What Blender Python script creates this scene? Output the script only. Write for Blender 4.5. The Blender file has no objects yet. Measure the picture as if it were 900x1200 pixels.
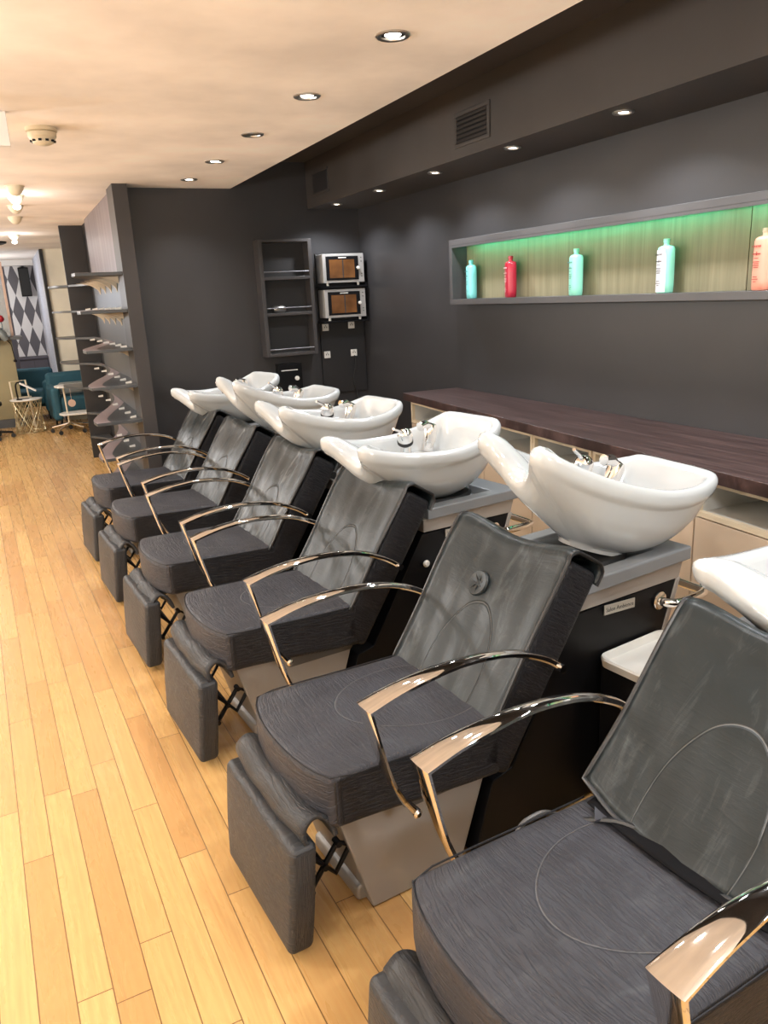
import bpy, math, random
from mathutils import Vector, Matrix
R = math.radians
random.seed(7)
S = bpy.context.scene
COL = S.collection

# ------------------------------------------------------------------ camera, world, exposure
F_PX, YAW, PITCH, ROLL, EYE = 900.4, 0.4356669, 0.2776365, -0.0496877, 1.6
fw = Vector((math.sin(YAW)*math.cos(PITCH), math.cos(YAW)*math.cos(PITCH), -math.sin(PITCH)))
rt = Vector((math.cos(YAW), -math.sin(YAW), 0))
up = rt.cross(fw)
r2 = rt*math.cos(ROLL) + up*math.sin(ROLL)
u2 = -rt*math.sin(ROLL) + up*math.cos(ROLL)
cam_d = bpy.data.cameras.new('camera'); cam = bpy.data.objects.new('camera', cam_d); COL.objects.link(cam)
cam.matrix_world = Matrix(((r2.x, u2.x, -fw.x, 0), (r2.y, u2.y, -fw.y, 0), (r2.z, u2.z, -fw.z, EYE), (0, 0, 0, 1)))
cam_d.sensor_fit = 'VERTICAL'; cam_d.sensor_height = 24.0; cam_d.lens = F_PX/1200*24.0
cam_d.clip_start = 0.05; cam_d.clip_end = 60
S.camera = cam
S.view_settings.view_transform = 'Standard'; S.view_settings.look = 'None'
S.view_settings.gamma = 1; S.view_settings.use_curve_mapping = False
S.view_settings.exposure = -0.12
S.cycles.max_bounces = 10; S.cycles.diffuse_bounces = 5; S.cycles.glossy_bounces = 5
S.cycles.use_denoising = True
S.cycles.sample_clamp_indirect = 6.0
W = bpy.data.worlds.new('world'); S.world = W; W.use_nodes = True
W.node_tree.nodes['Background'].inputs[0].default_value = (1, .98, .95, 1)
W.node_tree.nodes['Background'].inputs[1].default_value = 0.15

def lamp(name, kind, loc, power, col, rot=(0, 0, 0), **k):
    d = bpy.data.lights.new(name, kind); d.energy = power; d.color = col
    for a, v in k.items(): setattr(d, a, v)
    o = bpy.data.objects.new(name, d); o.location = loc; o.rotation_euler = rot; COL.objects.link(o); return o

ZC, ZS, ZR = 2.417, 2.27, 2.615        # light ceiling, soffit, raised dark recess
XW, YF, XB = 2.77, 6.166, 2.33         # right wall, alcove wall, bulkhead face
WARM = (1, .985, .965); NEUT = (.93, .96, 1)
# added point lamps, out of view, that brighten the ceiling and the room
for i, (x, y) in enumerate([(-1.4, .2), (-1.4, 2.6), (-1.4, 5.0), (-1.4, 7.6), (-1.2, 10.4), (.95, -.9), (-2.6, 1.2), (-2.6, 4.2), (-2.6, 7.4), (-.35, 13.6)]):
    lamp('fill_lamp', 'POINT', (x, y, 1.80), (90 if x > .5 else 64) if y < 12 else 34, WARM, shadow_soft_size=.11)

# ------------------------------------------------------------------ materials
def mat(name, col=(.5, .5, .5), rough=.5, metal=0, spec=.5, coat=0, emit=None, es=0):
    m = bpy.data.materials.new(name); m.use_nodes = True
    b = m.node_tree.nodes['Principled BSDF']
    b.inputs['Base Color'].default_value = (*col, 1); b.inputs['Roughness'].default_value = rough
    b.inputs['Metallic'].default_value = metal; b.inputs['Specular IOR Level'].default_value = spec
    b.inputs['Coat Weight'].default_value = coat; b.inputs['Coat Roughness'].default_value = .08
    if emit: b.inputs['Emission Color'].default_value = (*emit, 1); b.inputs['Emission Strength'].default_value = es
    return m
class NT:
    def __init__(s, m): s.t = m.node_tree; s.b = s.t.nodes['Principled BSDF']
    def n(s, typ, ins={}, **k):
        x = s.t.nodes.new('ShaderNode'+typ)
        for a, v in k.items(): setattr(x, a, v)
        for a, v in ins.items():
            if isinstance(v, bpy.types.NodeSocket): s.t.links.new(v, x.inputs[a])
            else: x.inputs[a].default_value = v
        return x
    def math(s, op, a, b=0, c=0, clamp=False):
        x = s.n('Math', {0: a, 1: b, 2: c}, operation=op, use_clamp=clamp); return x.outputs[0]
    def ramp(s, fac, stops):
        x = s.n('ValToRGB', {0: fac}); e = x.color_ramp.elements
        while len(e) < len(stops): e.new(.5)
        for q, (p, c) in zip(e, stops): q.position = p; q.color = (*c, 1) if len(c) == 3 else c
        return x.outputs[0]
    def coord(s, kind='Object', scale=(1, 1, 1), rot=(0, 0, 0)):
        c = s.n('TexCoord'); return s.n('Mapping', {'Vector': c.outputs[kind], 'Scale': scale, 'Rotation': rot}).outputs[0]
    def noise(s, vec, scale, detail=4, rough=.5, dist=0):
        return s.n('TexNoise', {'Vector': vec, 'Scale': scale, 'Detail': detail, 'Roughness': rough, 'Distortion': dist}).outputs[0]
    def bump(s, h, strength=.3, dist=.01, normal=None):
        i = {'Height': h, 'Strength': strength, 'Distance': dist}
        if normal is not None: i['Normal'] = normal
        return s.n('Bump', i).outputs[0]
    def out(s, sock, name): s.t.links.new(sock, s.b.inputs[name])
    def mix(s, f, a, b):
        x = s.n('Mix', data_type='RGBA')
        for k, v in ((0, f), (6, a), (7, b)):
            if isinstance(v, bpy.types.NodeSocket): s.t.links.new(v, x.inputs[k])
            else: x.inputs[k].default_value = v if k == 0 else (*v, 1)
        return x.outputs[2]

M = {}
def wallmat(name, c, rough=.5, scale=9, bump=.08):
    m = mat(name, c, rough); t = NT(m); v = t.coord()
    n1 = t.noise(v, 1.6, 5); n2 = t.noise(v, scale*14, 3)
    lo = tuple(x*.82 for x in c); hi = tuple(x*1.16 for x in c)
    t.out(t.ramp(n1, [(.3, lo), (.7, hi)]), 'Base Color')
    t.out(t.bump(n2, bump, .002), 'Normal'); return m
M['dark'] = wallmat('dark grey wall paint', (.031, .030, .032), .40)
M['dark2'] = wallmat('dark brown grey paint', (.046, .040, .037), .6)
M['darkpanel'] = wallmat('near black panel', (.018, .017, .018), .5)
M['ceil'] = wallmat('peach cream ceiling paint', (.95, .885, .82), .85, bump=.03)
M['cream'] = wallmat('cream wall paint', (.74, .70, .58), .7)
M['white'] = mat('white paint', (.8, .79, .77), .5)
M['lilac'] = wallmat('mauve grey wall paint', (.10, .095, .12), .6)
M['khaki'] = wallmat('khaki panel', (.25, .21, .11), .5)
M['unit'] = wallmat('slate grey shelf paint', (.062, .066, .070), .36)
M['unit_lit'] = wallmat('satin plum grey paint', (.12, .10, .11), .3)
M['rail'] = mat('grey painted metal', (.16, .16, .17), .35, .5)
M['fin'] = mat('pale ply', (.55, .46, .34), .6)
M['nfr'] = wallmat('niche frame paint', (.072, .070, .073), .42)
M['chrome'] = mat('chrome', (.86, .84, .82), .045, 1)
M['steel'] = mat('brushed steel', (.55, .53, .50), .28, 1)
M['ceramic'] = mat('white ceramic', (.48, .505, .515), .10, 0, .5, .6)
M['tray'] = mat('grey plastic', (.20, .21, .22), .32)
M['frame'] = mat('warm grey metal', (.36, .33, .30), .35, .35)
M['blk'] = mat('black laminate', (.005, .005, .006), .45, 0, .2)
M['rubber'] = mat('black rubber', (.012, .012, .012), .6)
M['base'] = mat('grey metal base', (.30, .295, .29), .42, .3)
M['tagm'] = mat('engraved silver plate', (.55, .53, .48), .35, .6)
M['ink'] = mat('dark ink', (.03, .03, .03), .5)
M['plastic'] = mat('ivory plastic', (.70, .63, .48), .45)
M['wplastic'] = mat('white plastic', (.75, .74, .70), .35)
M['glow'] = mat('bulb glow', (1, 1, 1), .5, emit=(1, .93, .82), es=14)
M['silver'] = mat('silver painted metal', (.42, .41, .40), .35, .3)
M['led'] = mat('green led strip', (.1, .9, .4), .5, emit=(.08, 1, .5), es=2.2)
M['teal'] = wallmat('teal velvet', (.018, .085, .12), .75)
M['gold'] = mat('pale gold wire', (.62, .55, .36), .3, .8)
M['gcush'] = mat('grey satin', (.16, .18, .18), .35)
M['red'] = mat('red petals', (.35, .01, .02), .5)
M['pink'] = mat('pinkish wood', (.60, .42, .33), .5)
M['mirror'] = mat('mirror glass', (.30, .34, .42), .05, 1)
M['door'] = mat('cream laminate', (.62, .50, .38), .4)
M['cubby'] = mat('white laminate', (.66, .66, .63), .45)
M['edge'] = mat('cream edging', (.72, .62, .46), .45)

# worn upholstery: fine crinkles running across, real UVs in metres
def vinyl(name, c, rough, crinkle, wear, arc=None, freq=1.0, wearcol=(.20, .22, .225)):
    m = mat(name, c, rough, spec=.28); t = NT(m)
    uv = t.n('UVMap').outputs[0]
    v1 = t.n('Mapping', {'Vector': uv, 'Scale': (150*freq, 16*freq, 1)}).outputs[0]   # u = along, v = across
    n1 = t.noise(v1, 1.0, 3, .55, .9)
    v2 = t.n('Mapping', {'Vector': uv, 'Scale': (9, 5, 1)}).outputs[0]
    n2 = t.noise(v2, 1.0, 5, .6, .6)
    v3 = t.n('Mapping', {'Vector': uv, 'Scale': (4.0, 16, 1), 'Rotation': (0, 0, .35)}).outputs[0]
    n3 = t.noise(v3, 1.0, 6, .65, 1.6)
    h = t.math('MULTIPLY', t.ramp(n1, [(.36, (0, 0, 0)), (.56, (1, 1, 1))]), 1.0)
    nrm = t.bump(h, crinkle, .0022)
    nrm = t.bump(n2, .16, .012, nrm)
    base = t.mix(t.math('MULTIPLY', n2, .8), tuple(x*.75 for x in c), tuple(x*1.35 for x in c))
    w = t.ramp(n3, [(.53, (0, 0, 0)), (.70, (1, 1, 1))])
    base = t.mix(t.math('MULTIPLY', w, wear), base, wearcol)
    if arc:   # stitched curved seam: ellipse centre (u0,v0) radii (ru,rv)
        u0, v0, ru, rv = arc
        sp = t.n('SeparateXYZ', {0: uv})
        du = t.math('DIVIDE', t.math('SUBTRACT', sp.outputs[0], u0), ru)
        dv = t.math('DIVIDE', t.math('SUBTRACT', sp.outputs[1], v0), rv)
        r = t.math('SQRT', t.math('ADD', t.math('MULTIPLY', du, du), t.math('MULTIPLY', dv, dv)))
        g = t.math('MULTIPLY', t.math('ABSOLUTE', t.math('SUBTRACT', r, 1)), min(ru, rv)/.0032)
        g = t.math('MINIMUM', g, 1)
        nrm = t.bump(g, .7, .004, nrm)
        g2 = t.math('LESS_THAN', g, .32)
        base = t.mix(t.math('MULTIPLY', g2, .5), base, (.18, .18, .18))
    t.out(base, 'Base Color'); t.out(nrm, 'Normal')
    t.out(t.math('ADD', t.math('MULTIPLY', n2, .22), rough-.11), 'Roughness')
    return m
M['seat'] = vinyl('crinkled charcoal vinyl', (.035, .036, .044), .46, .75, .10, arc=(.37, 0, .22, .17))
M['vside'] = vinyl('crinkled black vinyl and side shade', (.011, .011, .0135), .50, .8, .04)
M['vfoot'] = vinyl('crinkled slate vinyl', (.034, .036, .040), .44, .6, .08)
M['cover'] = vinyl('smooth black vinyl cover', (.016, .021, .023),   .34, .07, .16, arc=(.06, -.01, .222, .120), freq=.7)
M['cover_worn'] = vinyl('worn black vinyl cover', (.017, .022, .024), .33, .07, .55, arc=(.06, -.01, .222, .120), freq=.7, wearcol=(.27, .29, .30))
M['pipe'] = mat('black piping', (.012, .012, .013), .35)

def floor_mat():
    m = mat('warm maple floorboards', rough=.28, spec=.5); t = NT(m)
    v = t.coord('Object', rot=(0, 0, -0.0353))     # boards turned two degrees from the wall
    sp = t.n('SeparateXYZ', {0: v})
    # Mapping rotates the coordinate so that x' is across the boards
    xs = t.math('DIVIDE', t.math('SUBTRACT', sp.outputs[0], .0385), .0832)
    row = t.math('FLOOR', xs); fx = t.math('FRACT', xs)
    rr = t.n('TexWhiteNoise', {'W': row}, noise_dimensions='1D').outputs[0]
    ys = t.math('ADD', t.math('DIVIDE', sp.outputs[1], .92), t.math('MULTIPLY', rr, 7.3))
    pl = t.math('FLOOR', ys); fy = t.math('FRACT', ys)
    pid = t.n('CombineXYZ', {0: row, 1: pl}).outputs[0]
    pr = t.n('TexWhiteNoise', {'Vector': pid}, noise_dimensions='2D')
    off = t.n('VectorMath', {0: v, 1: pr.outputs[1]}, operation='ADD')
    gvec = t.n('VectorMath', {0: v, 1: t.n('VectorMath', {0: pr.outputs[1], 1: (9, 9, 9)}, operation='MULTIPLY').outputs[0]}, operation='ADD').outputs[0]
    g1 = t.noise(t.n('Mapping', {'Vector': gvec, 'Scale': (26, 2.2, 1)}).outputs[0], 1, 4, .55, 1.3)
    g2 = t.noise(t.n('Mapping', {'Vector': gvec, 'Scale': (190, 9, 1)}).outputs[0], 1, 3, .6, .3)
    wv = t.n('TexWave', {'Vector': t.n('Mapping', {'Vector': gvec, 'Scale': (10, .9, 1)}).outputs[0], 'Scale': 1.6, 'Distortion': 9.0, 'Detail': 2.0, 'Detail Scale': 1.2}).outputs[0]
    tone = t.ramp(pr.outputs[0], [(0, (.47, .27, .10)), (.3, (.53, .33, .125)), (.65, (.58, .365, .14)), (1, (.64, .415, .165))])
    c = t.mix(t.math('MULTIPLY', t.ramp(g1, [(.35, (0, 0, 0)), (.75, (1, 1, 1))]), .35), tone, (.44, .22, .08))
    c = t.mix(t.math('MULTIPLY', wv, .20), c, (.46, .22, .075))
    c = t.mix(t.math('MULTIPLY', t.ramp(g2, [(.5, (0, 0, 0)), (.8, (1, 1, 1))]), .24), c, (.38, .18, .06))
    ex = t.math('MINIMUM', fx, t.math('SUBTRACT', 1, fx)); ey = t.math('MINIMUM', fy, t.math('SUBTRACT', 1, fy))
    ln = t.math('MAXIMUM', t.math('LESS_THAN', ex, .017), t.math('LESS_THAN', ey, .0016))
    c = t.mix(t.math('MULTIPLY', ln, .85), c, (.10, .045, .015))
    t.out(c, 'Base Color')
    nrm = t.bump(t.math('SUBTRACT', 1, ln), .35, .002)
    nrm = t.bump(t.noise(v, 2.2, 3), .12, .02, nrm)
    nrm = t.bump(g2, .10, .001, nrm)
    t.out(nrm, 'Normal')
    t.out(t.math('ADD', t.math('MULTIPLY', g1, .16), .20), 'Roughness')
    return m
M['floor'] = floor_mat()
def streak(name, c1, c2, c3, scale, rough=.35, coat=0):
    m = mat(name, c1, rough, coat=coat); t = NT(m); v = t.coord('Object', scale=scale)
    n = t.noise(v, 1, 6, .65, .2)
    t.out(t.ramp(n, [(.30, c1), (.5, c2), (.72, c3)]), 'Base Color'); t.out(t.bump(n, .12, .002), 'Normal'); return m
M['wenge'] = streak('dark wenge veneer', (.018, .009, .008), (.048, .026, .024), (.13, .080, .075), (95, 2.0, 4), .38)
M['mdf'] = streak('khaki streaked board', (.17, .15, .088), (.22, .195, .118), (.27, .24, .155), (6, 30, 1.2), .55)
M['brush'] = streak('satin slate lit pinkish', (.10, .082, .088), (.17, .14, .148), (.24, .20, .21), (30, 14, 1.0), .42)  # pinkish light on the upper back panel is put into this colour
def diamonds():
    m = mat('harlequin wallpaper', rough=.6); t = NT(m); v = t.coord('Object')
    sp = t.n('SeparateXYZ', {0: v})
    a = t.math('DIVIDE', sp.outputs[0], .175); b = t.math('DIVIDE', sp.outputs[2], .53)
    p = t.math('FLOOR', t.math('ADD', a, b)); q = t.math('FLOOR', t.math('SUBTRACT', a, b))
    k = t.math('MODULO', t.math('ABSOLUTE', t.math('ADD', p, q)), 2)
    t.out(t.mix(k, (.13, .125, .145), (.80, .80, .82)), 'Base Color'); return m
M['harl'] = diamonds()
def wavy():
    m = mat('pale wavy striped wallpaper', rough=.6); t = NT(m); v = t.coord('Object')
    w = t.n('TexWave', {'Vector': v, 'Scale': 5.0, 'Distortion': 4.0, 'Detail': 1.0}, bands_direction='Y').outputs[0]
    t.out(t.ramp(w, [(.3, (.72, .76, .86)), (.6, (.36, .39, .50))]), 'Base Color'); return m
M['wavy'] = wavy()
def amber():
    m = mat('amber oven glass', (.10, .035, .008), .08, coat=.5); t = NT(m)
    v = t.coord('Object'); n = t.noise(v, 6, 3)
    t.out(t.ramp(n, [(.3, (.07, .025, .006)), (.7, (.17, .07, .02))]), 'Base Color'); return m
M['amber'] = amber()

# ------------------------------------------------------------------ geometry helpers
def finish(me, smooth=True):
    me.update()
    if smooth:
        me.polygons.foreach_set('use_smooth', [True]*len(me.polygons))
def obj(name, mb, m, parent=None, bevel=0, seg=2, sharp=None, sub=0):
    me = bpy.data.meshes.new(name); me.from_pydata(mb.v, [], mb.f)
    if mb.uv:
        l = me.uv_layers.new(name='UVMap')
        for lp in me.loops: l.data[lp.index].uv = mb.uv[lp.vertex_index]
    me.validate(); me.materials.append(M[m] if isinstance(m, str) else m)
    finish(me, True)
    me.set_sharp_from_angle(angle=R(sharp if sharp else 38))
    o = bpy.data.objects.new(name, me); COL.objects.link(o)
    if bevel:
        b = o.modifiers.new('bevel', 'BEVEL'); b.width = bevel; b.segments = seg; b.limit_method = 'ANGLE'; b.angle_limit = R(35)
        b.harden_normals = False
        w = o.modifiers.new('wn', 'WEIGHTED_NORMAL'); w.keep_sharp = False; w.weight = 80
        me.set_sharp_from_angle(angle=R(180))
    if sub:
        s_ = o.modifiers.new('sub', 'SUBSURF'); s_.levels = sub; s_.render_levels = sub
    if parent: o.parent = parent
    return o
def tag(o, label, cat, group=None):
    o['label'] = label; o['category'] = cat
    if group: o['group'] = group
    return o
def thing(name, label, cat, loc=(0, 0, 0), rz=0, group=None, rot=None):
    o = bpy.data.objects.new(name, None); COL.objects.link(o); o.location = loc
    o.rotation_euler = rot or (0, 0, rz); o.empty_display_size = .1
    return tag(o, label, cat, group)
def struct(name, mb, m, **k):
    o = obj(name, mb, m, **k)
    if not k.get('parent'): o['kind'] = 'structure'
    return o
def copy_tree(o, parent=None):
    c = o.copy(); COL.objects.link(c)
    if parent: c.parent = parent
    for ch in list(o.children): copy_tree(ch, c)
    return c

class MB:
    def __init__(s): s.v = []; s.f = []; s.uv = []
    def add(s, vs, fs, uv=None):
        n = len(s.v); s.v += [tuple(p) for p in vs]; s.f += [tuple(i+n for i in f) for f in fs]
        if uv: s.uv += uv
        return s
    def box(s, a, b):
        x0, y0, z0 = a; x1, y1, z1 = b
        x0, x1 = min(x0, x1), max(x0, x1); y0, y1 = min(y0, y1), max(y0, y1); z0, z1 = min(z0, z1), max(z0, z1)
        return s.add([(x0, y0, z0), (x1, y0, z0), (x1, y1, z0), (x0, y1, z0), (x0, y0, z1), (x1, y0, z1), (x1, y1, z1), (x0, y1, z1)],
                     [(0, 3, 2, 1), (4, 5, 6, 7), (0, 1, 5, 4), (1, 2, 6, 5), (2, 3, 7, 6), (3, 0, 4, 7)])
    def prism(s, poly, lo, hi, axis='y', ny=1):
        """polygon of (a,b) extruded along an axis; axis y -> (x,z), z -> (x,y), x -> (y,z)"""
        def P(a, b, t): return {'y': (a, t, b), 'z': (a, b, t), 'x': (t, a, b)}[axis]
        n = len(poly); area = sum(poly[i][0]*poly[(i+1) % n][1]-poly[(i+1) % n][0]*poly[i][1] for i in range(n))
        if (area < 0) != (axis == 'y'): poly = poly[::-1]
        vs = []; fs = []
        for j in range(ny+1):
            t = lo+(hi-lo)*j/ny; vs += [P(a, b, t) for a, b in poly]
        for j in range(ny):
            for i in range(n):
                k = (i+1) % n; fs.append((j*n+i, j*n+k, (j+1)*n+k, (j+1)*n+i))
        fs.append(tuple(range(n))[::-1]); fs.append(tuple(ny*n+i for i in range(n)))
        return s.add(vs, fs)
    def tube(s, pts, rad, seg=10, closed=False, caps=True):
        pts = [Vector(p) for p in pts]; n = len(pts); rs = rad if isinstance(rad, (list, tuple)) else [rad]*n
        vs = []; fs = []; prev = None
        for i, p in enumerate(pts):
            if closed: d = pts[(i+1) % n]-pts[i-1]
            else: d = pts[min(i+1, n-1)]-pts[max(i-1, 0)]
            d.normalize()
            if prev is None:
                a = Vector((0, 0, 1)) if abs(d.z) < .9 else Vector((1, 0, 0)); u = d.cross(a).normalized()
            else: u = (prev-d*prev.dot(d)).normalized()
            prev = u; w = d.cross(u)
            for k in range(seg):
                t = 2*math.pi*k/seg; vs.append(p+(u*math.cos(t)+w*math.sin(t))*rs[i])
        m = n if closed else n-1
        for i in range(m):
            for k in range(seg):
                a = i*seg+k; b = i*seg+(k+1) % seg; c = ((i+1) % n)*seg+(k+1) % seg; d = ((i+1) % n)*seg+k
                fs.append((a, b, c, d))
        if caps and not closed:
            fs.append(tuple(range(seg))[::-1]); fs.append(tuple((n-1)*seg+k for k in range(seg)))
        return s.add(vs, fs)
    def lathe(s, prof, seg=24, c=(0, 0, 0), sx=1, sy=1, axis='z'):
        vs = []; fs = []; n = len(prof)
        for r, z in prof:
            for k in range(seg):
                t = 2*math.pi*k/seg; a, b = r*math.cos(t)*sx, r*math.sin(t)*sy
                if axis == 'z': vs.append((c[0]+a, c[1]+b, c[2]+z))
                elif axis == 'x': vs.append((c[0]+z, c[1]+a, c[2]+b))
                else: vs.append((c[0]+b, c[1]+z, c[2]+a))
        for i in range(n-1):
            for k in range(seg):
                fs.append((i*seg+k, i*seg+(k+1) % seg, (i+1)*seg+(k+1) % seg, (i+1)*seg+k))
        fs.append(tuple(range(seg))[::-1]); fs.append(tuple((n-1)*seg+k for k in range(seg)))
        return s.add(vs, fs)
    def grid(s, fn, us, vs_, closed_u=False, uvf=None):
        nu, nv = len(us), len(vs_); V = []; UV = []
        for a in us:
            for b in vs_:
                V.append(tuple(fn(a, b)))
                if uvf: UV.append(uvf(a, b))
        F = []
        for i in range(nu if closed_u else nu-1):
            for j in range(nv-1):
                i2 = (i+1) % nu; F.append((i*nv+j, i2*nv+j, i2*nv+j+1, i*nv+j+1))
        return s.add(V, F, UV if uvf else None)
def lin(a, b, n): return [a+(b-a)*i/(n-1) for i in range(n)]
def sm(t): t = max(0, min(1, t)); return t*t*(3-2*t)
def catmull(P, n, closed=False):
    out = []; m = len(P)
    for i in range(m if closed else m-1):
        g = (lambda k: P[k % m]) if closed else (lambda k: P[max(0, min(m-1, k))])
        a, b, c, d = g(i-1), g(i), g(i+1), g(i+2)
        for j in range(n):
            t = j/n
            out.append(tuple(.5*(2*b[q]+(c[q]-a[q])*t+(2*a[q]-5*b[q]+4*c[q]-d[q])*t*t+(3*b[q]-a[q]-3*c[q]+d[q])*t**3) for q in range(len(b))))
    if not closed: out.append(tuple(P[-1]))
    return out
def rbox(lo, hi, r, n=(10, 12, 4), deform=None, uvf=None, rs=4):
    """closed box with rounded edges, gridded so it can be bent"""
    c = [(a+b)/2 for a, b in zip(lo, hi)]; h = [(b-a)/2 for a, b in zip(lo, hi)]
    rr = [min(r, q*.98) for q in h] if not isinstance(r, tuple) else list(r)
    ax = []
    for k in range(3):
        i = h[k]-rr[k]; e = [rr[k]*math.tan(math.pi/4*j/rs) for j in range(1, rs+1)]
        ax.append([-(i+x) for x in e[::-1]]+lin(-i, i, n[k]+1)+[i+x for x in e])
    mb = MB(); idx = {}
    def vert(p):
        key = tuple(round(x, 7) for x in p)
        if key in idx: return idx[key]
        q = [max(-(h[k]-rr[k]), min(h[k]-rr[k], p[k])) for k in range(3)]
        d = [(p[k]-q[k])/rr[k] for k in range(3)]; L = math.sqrt(sum(x*x for x in d)) or 1
        o = [c[k]+q[k]+d[k]/L*rr[k] for k in range(3)]
        if uvf: mb.uv.append(uvf(*o))
        o = deform(*o) if deform else o
        mb.v.append(tuple(o)); idx[key] = len(mb.v)-1; return idx[key]
    for k in range(3):
        a, b = (k+1) % 3, (k+2) % 3
        for sgn in (-1, 1):
            for i in range(len(ax[a])-1):
                for j in range(len(ax[b])-1):
                    q = []
                    for (ii, jj) in ((i, j), (i+1, j), (i+1, j+1), (i, j+1)):
                        p = [0, 0, 0]; p[k] = sgn*h[k]; p[a] = ax[a][ii]; p[b] = ax[b][jj]; q.append(vert(p))
                    mb.f.append(tuple(q if sgn > 0 else q[::-1]))
    return mb
def xform(mb, mt):
    mb.v = [tuple(mt @ Vector(p)) for p in mb.v]; return mb
def text_mesh(name, s, size, m, parent, mt, extr=.0004, align='CENTER'):
    cu = bpy.data.curves.new(name, 'FONT'); cu.body = s; cu.size = size; cu.extrude = extr; cu.align_x = align; cu.resolution_u = 2
    t = bpy.data.objects.new(name, cu); COL.objects.link(t)
    dg = bpy.context.evaluated_depsgraph_get(); me = bpy.data.meshes.new_from_object(t.evaluated_get(dg))
    bpy.data.objects.remove(t); me.name = name; me.materials.clear(); me.materials.append(M[m])
    me.transform(mt); o = bpy.data.objects.new(name, me); COL.objects.link(o); o.parent = parent; return o

# ------------------------------------------------------------------ the room
YB, YE, XL = -2.6, 15.05, -3.6
struct('floor', MB().box((XL, YB, -.1), (XW+.1, YE+.2, 0)), 'floor')
# light ceiling stops short of the dark raised recess in front of the bulkhead
XE0, XE1 = 1.715, 1.735
struct('ceiling', MB().prism([(XL, YB), (XE1, YB), (XE0, YF), (1.30, YF), (1.30, YE), (XL, YE)], ZC, ZC+.30, 'z'), 'ceil')
struct('ceiling', MB().box((1.60, YB, ZR), (XB+.02, YF, ZR+.10)), 'dark2')
struct('ceiling', MB().box((1.70, YB, ZS), (XB+.02, YF, ZS)) if False else MB().box((XB, YB, ZS), (XW, YF, ZR+.10)), 'dark2')   # bulkhead with soffit
struct('wall_right', MB().box((XW, YB, 0), (XW+.1, YF+.1, 2.8)), 'dark')
struct('wall_far', MB().box((.925, YF, 0), (XW, YF+.12, 2.8)), 'dark')
struct('wall_left', MB().box((XL-.1, YB, 0), (XL, YE, 2.8)), 'cream')
struct('wall_back', MB().box((XL, YB-.1, 0), (XW, YB, 2.8)), 'cream')
struct('wall_end', MB().box((XL, YE, 0), (1.2, YE+.1, 2.8)), 'lilac')
struct('baseboard_far', MB().box((.93, YF-.012, 0), (XW, YF, .08)), 'darkpanel')
struct('trim_1', MB().box((2.36, YF-.02, .80), (2.755, YF, 1.93)), 'darkpanel')        # dark splash board behind the ovens
# left part beyond the shelving
struct('wall_inner', MB().box((.645, 12.3, 0), (1.42, 12.4, ZC)), 'cream')
struct('trim_2', MB().box((.605, 12.26, 0), (.645, 12.44, ZC)), 'rubber')
struct('wall_inner_side', MB().box((.600, 12.44, .0), (.64, 15.05, ZC)), 'wavy')
struct('wall_pattern', MB().box((.15, 14.97, .832), (.60, 15.05, 2.33)), 'harl')
struct('wall_reveal', MB().box((1.30, YF+.12, 0), (1.42, 12.4, ZC)), 'dark')
struct('trim_3', MB().box((XL, 14.8, 2.33), (.60, 15.05, ZC)), 'white')

# ------------------------------------------------------------------ ceiling fittings
def downlight(loc, label, group, lit=True, power=30, col=WARM, spot=True, rs=.058):
    t = thing('downlight', label, 'ceiling light', loc, 0, group)
    obj('trim_ring', MB().lathe([(rs, 0), (rs, -.004), (rs*.93, -.007), (rs*.72, -.006), (rs*.68, .0), (rs*.66, .018), (rs*.80, .022), (rs*.95, .01)], 28), 'steel', t)
    obj('bulb', MB().lathe([(.001, -.002), (rs*.40, -.003), (rs*.58, .004), (rs*.60, .012), (.001, .014)], 20), 'glow' if lit else 'steel', t)
    if lit:
        l = lamp('downlight_lamp', 'SPOT', (0, 0, -.02), power, col, spot_size=R(140 if power == 36 else 120), spot_blend=.6 if power == 36 else .9, shadow_soft_size=.035)
        l.parent = t
    return t
names = ['nearest the camera in the row', 'second in the row', 'third in the row, unlit', 'fourth in the row', 'farthest in the row by the alcove']
for i, (y, lit) in enumerate([(2.56, 1), (3.38, 1), (4.19, 0), (5.00, 1), (5.73, 1)]):
    downlight((1.31, y, ZC), 'round recessed downlight in the cream ceiling, ' + names[i], 'downlights in the cream ceiling', lit, 42)
for i, y in enumerate([1.92, 2.71, 3.50, 4.29, 5.06, 5.82][1:]):
    downlight((2.44, y, ZS), 'small recessed downlight in the dark soffit, ' + ['nearest the vent side right of the bulkhead grille', 'second from the right', 'third from the right', 'fourth from the right', 'farthest one near the ovens'][i],
              'downlights in the dark soffit', True, 36, NEUT, rs=.045)
for y in (1.92, 1.13, .34, -.45):      # the same row goes on past the right edge of the frame
    lamp('soffit_lamp', 'SPOT', (2.44, y, ZS-.02), 36, NEUT, spot_size=R(140), spot_blend=.6, shadow_soft_size=.035)
for y in (1.74, .92, .1, -.8):
    lamp('ceiling_lamp', 'SPOT', (1.31, y, ZC-.02), 42, WARM, spot_size=R(120), spot_blend=.9, shadow_soft_size=.035)

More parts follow.
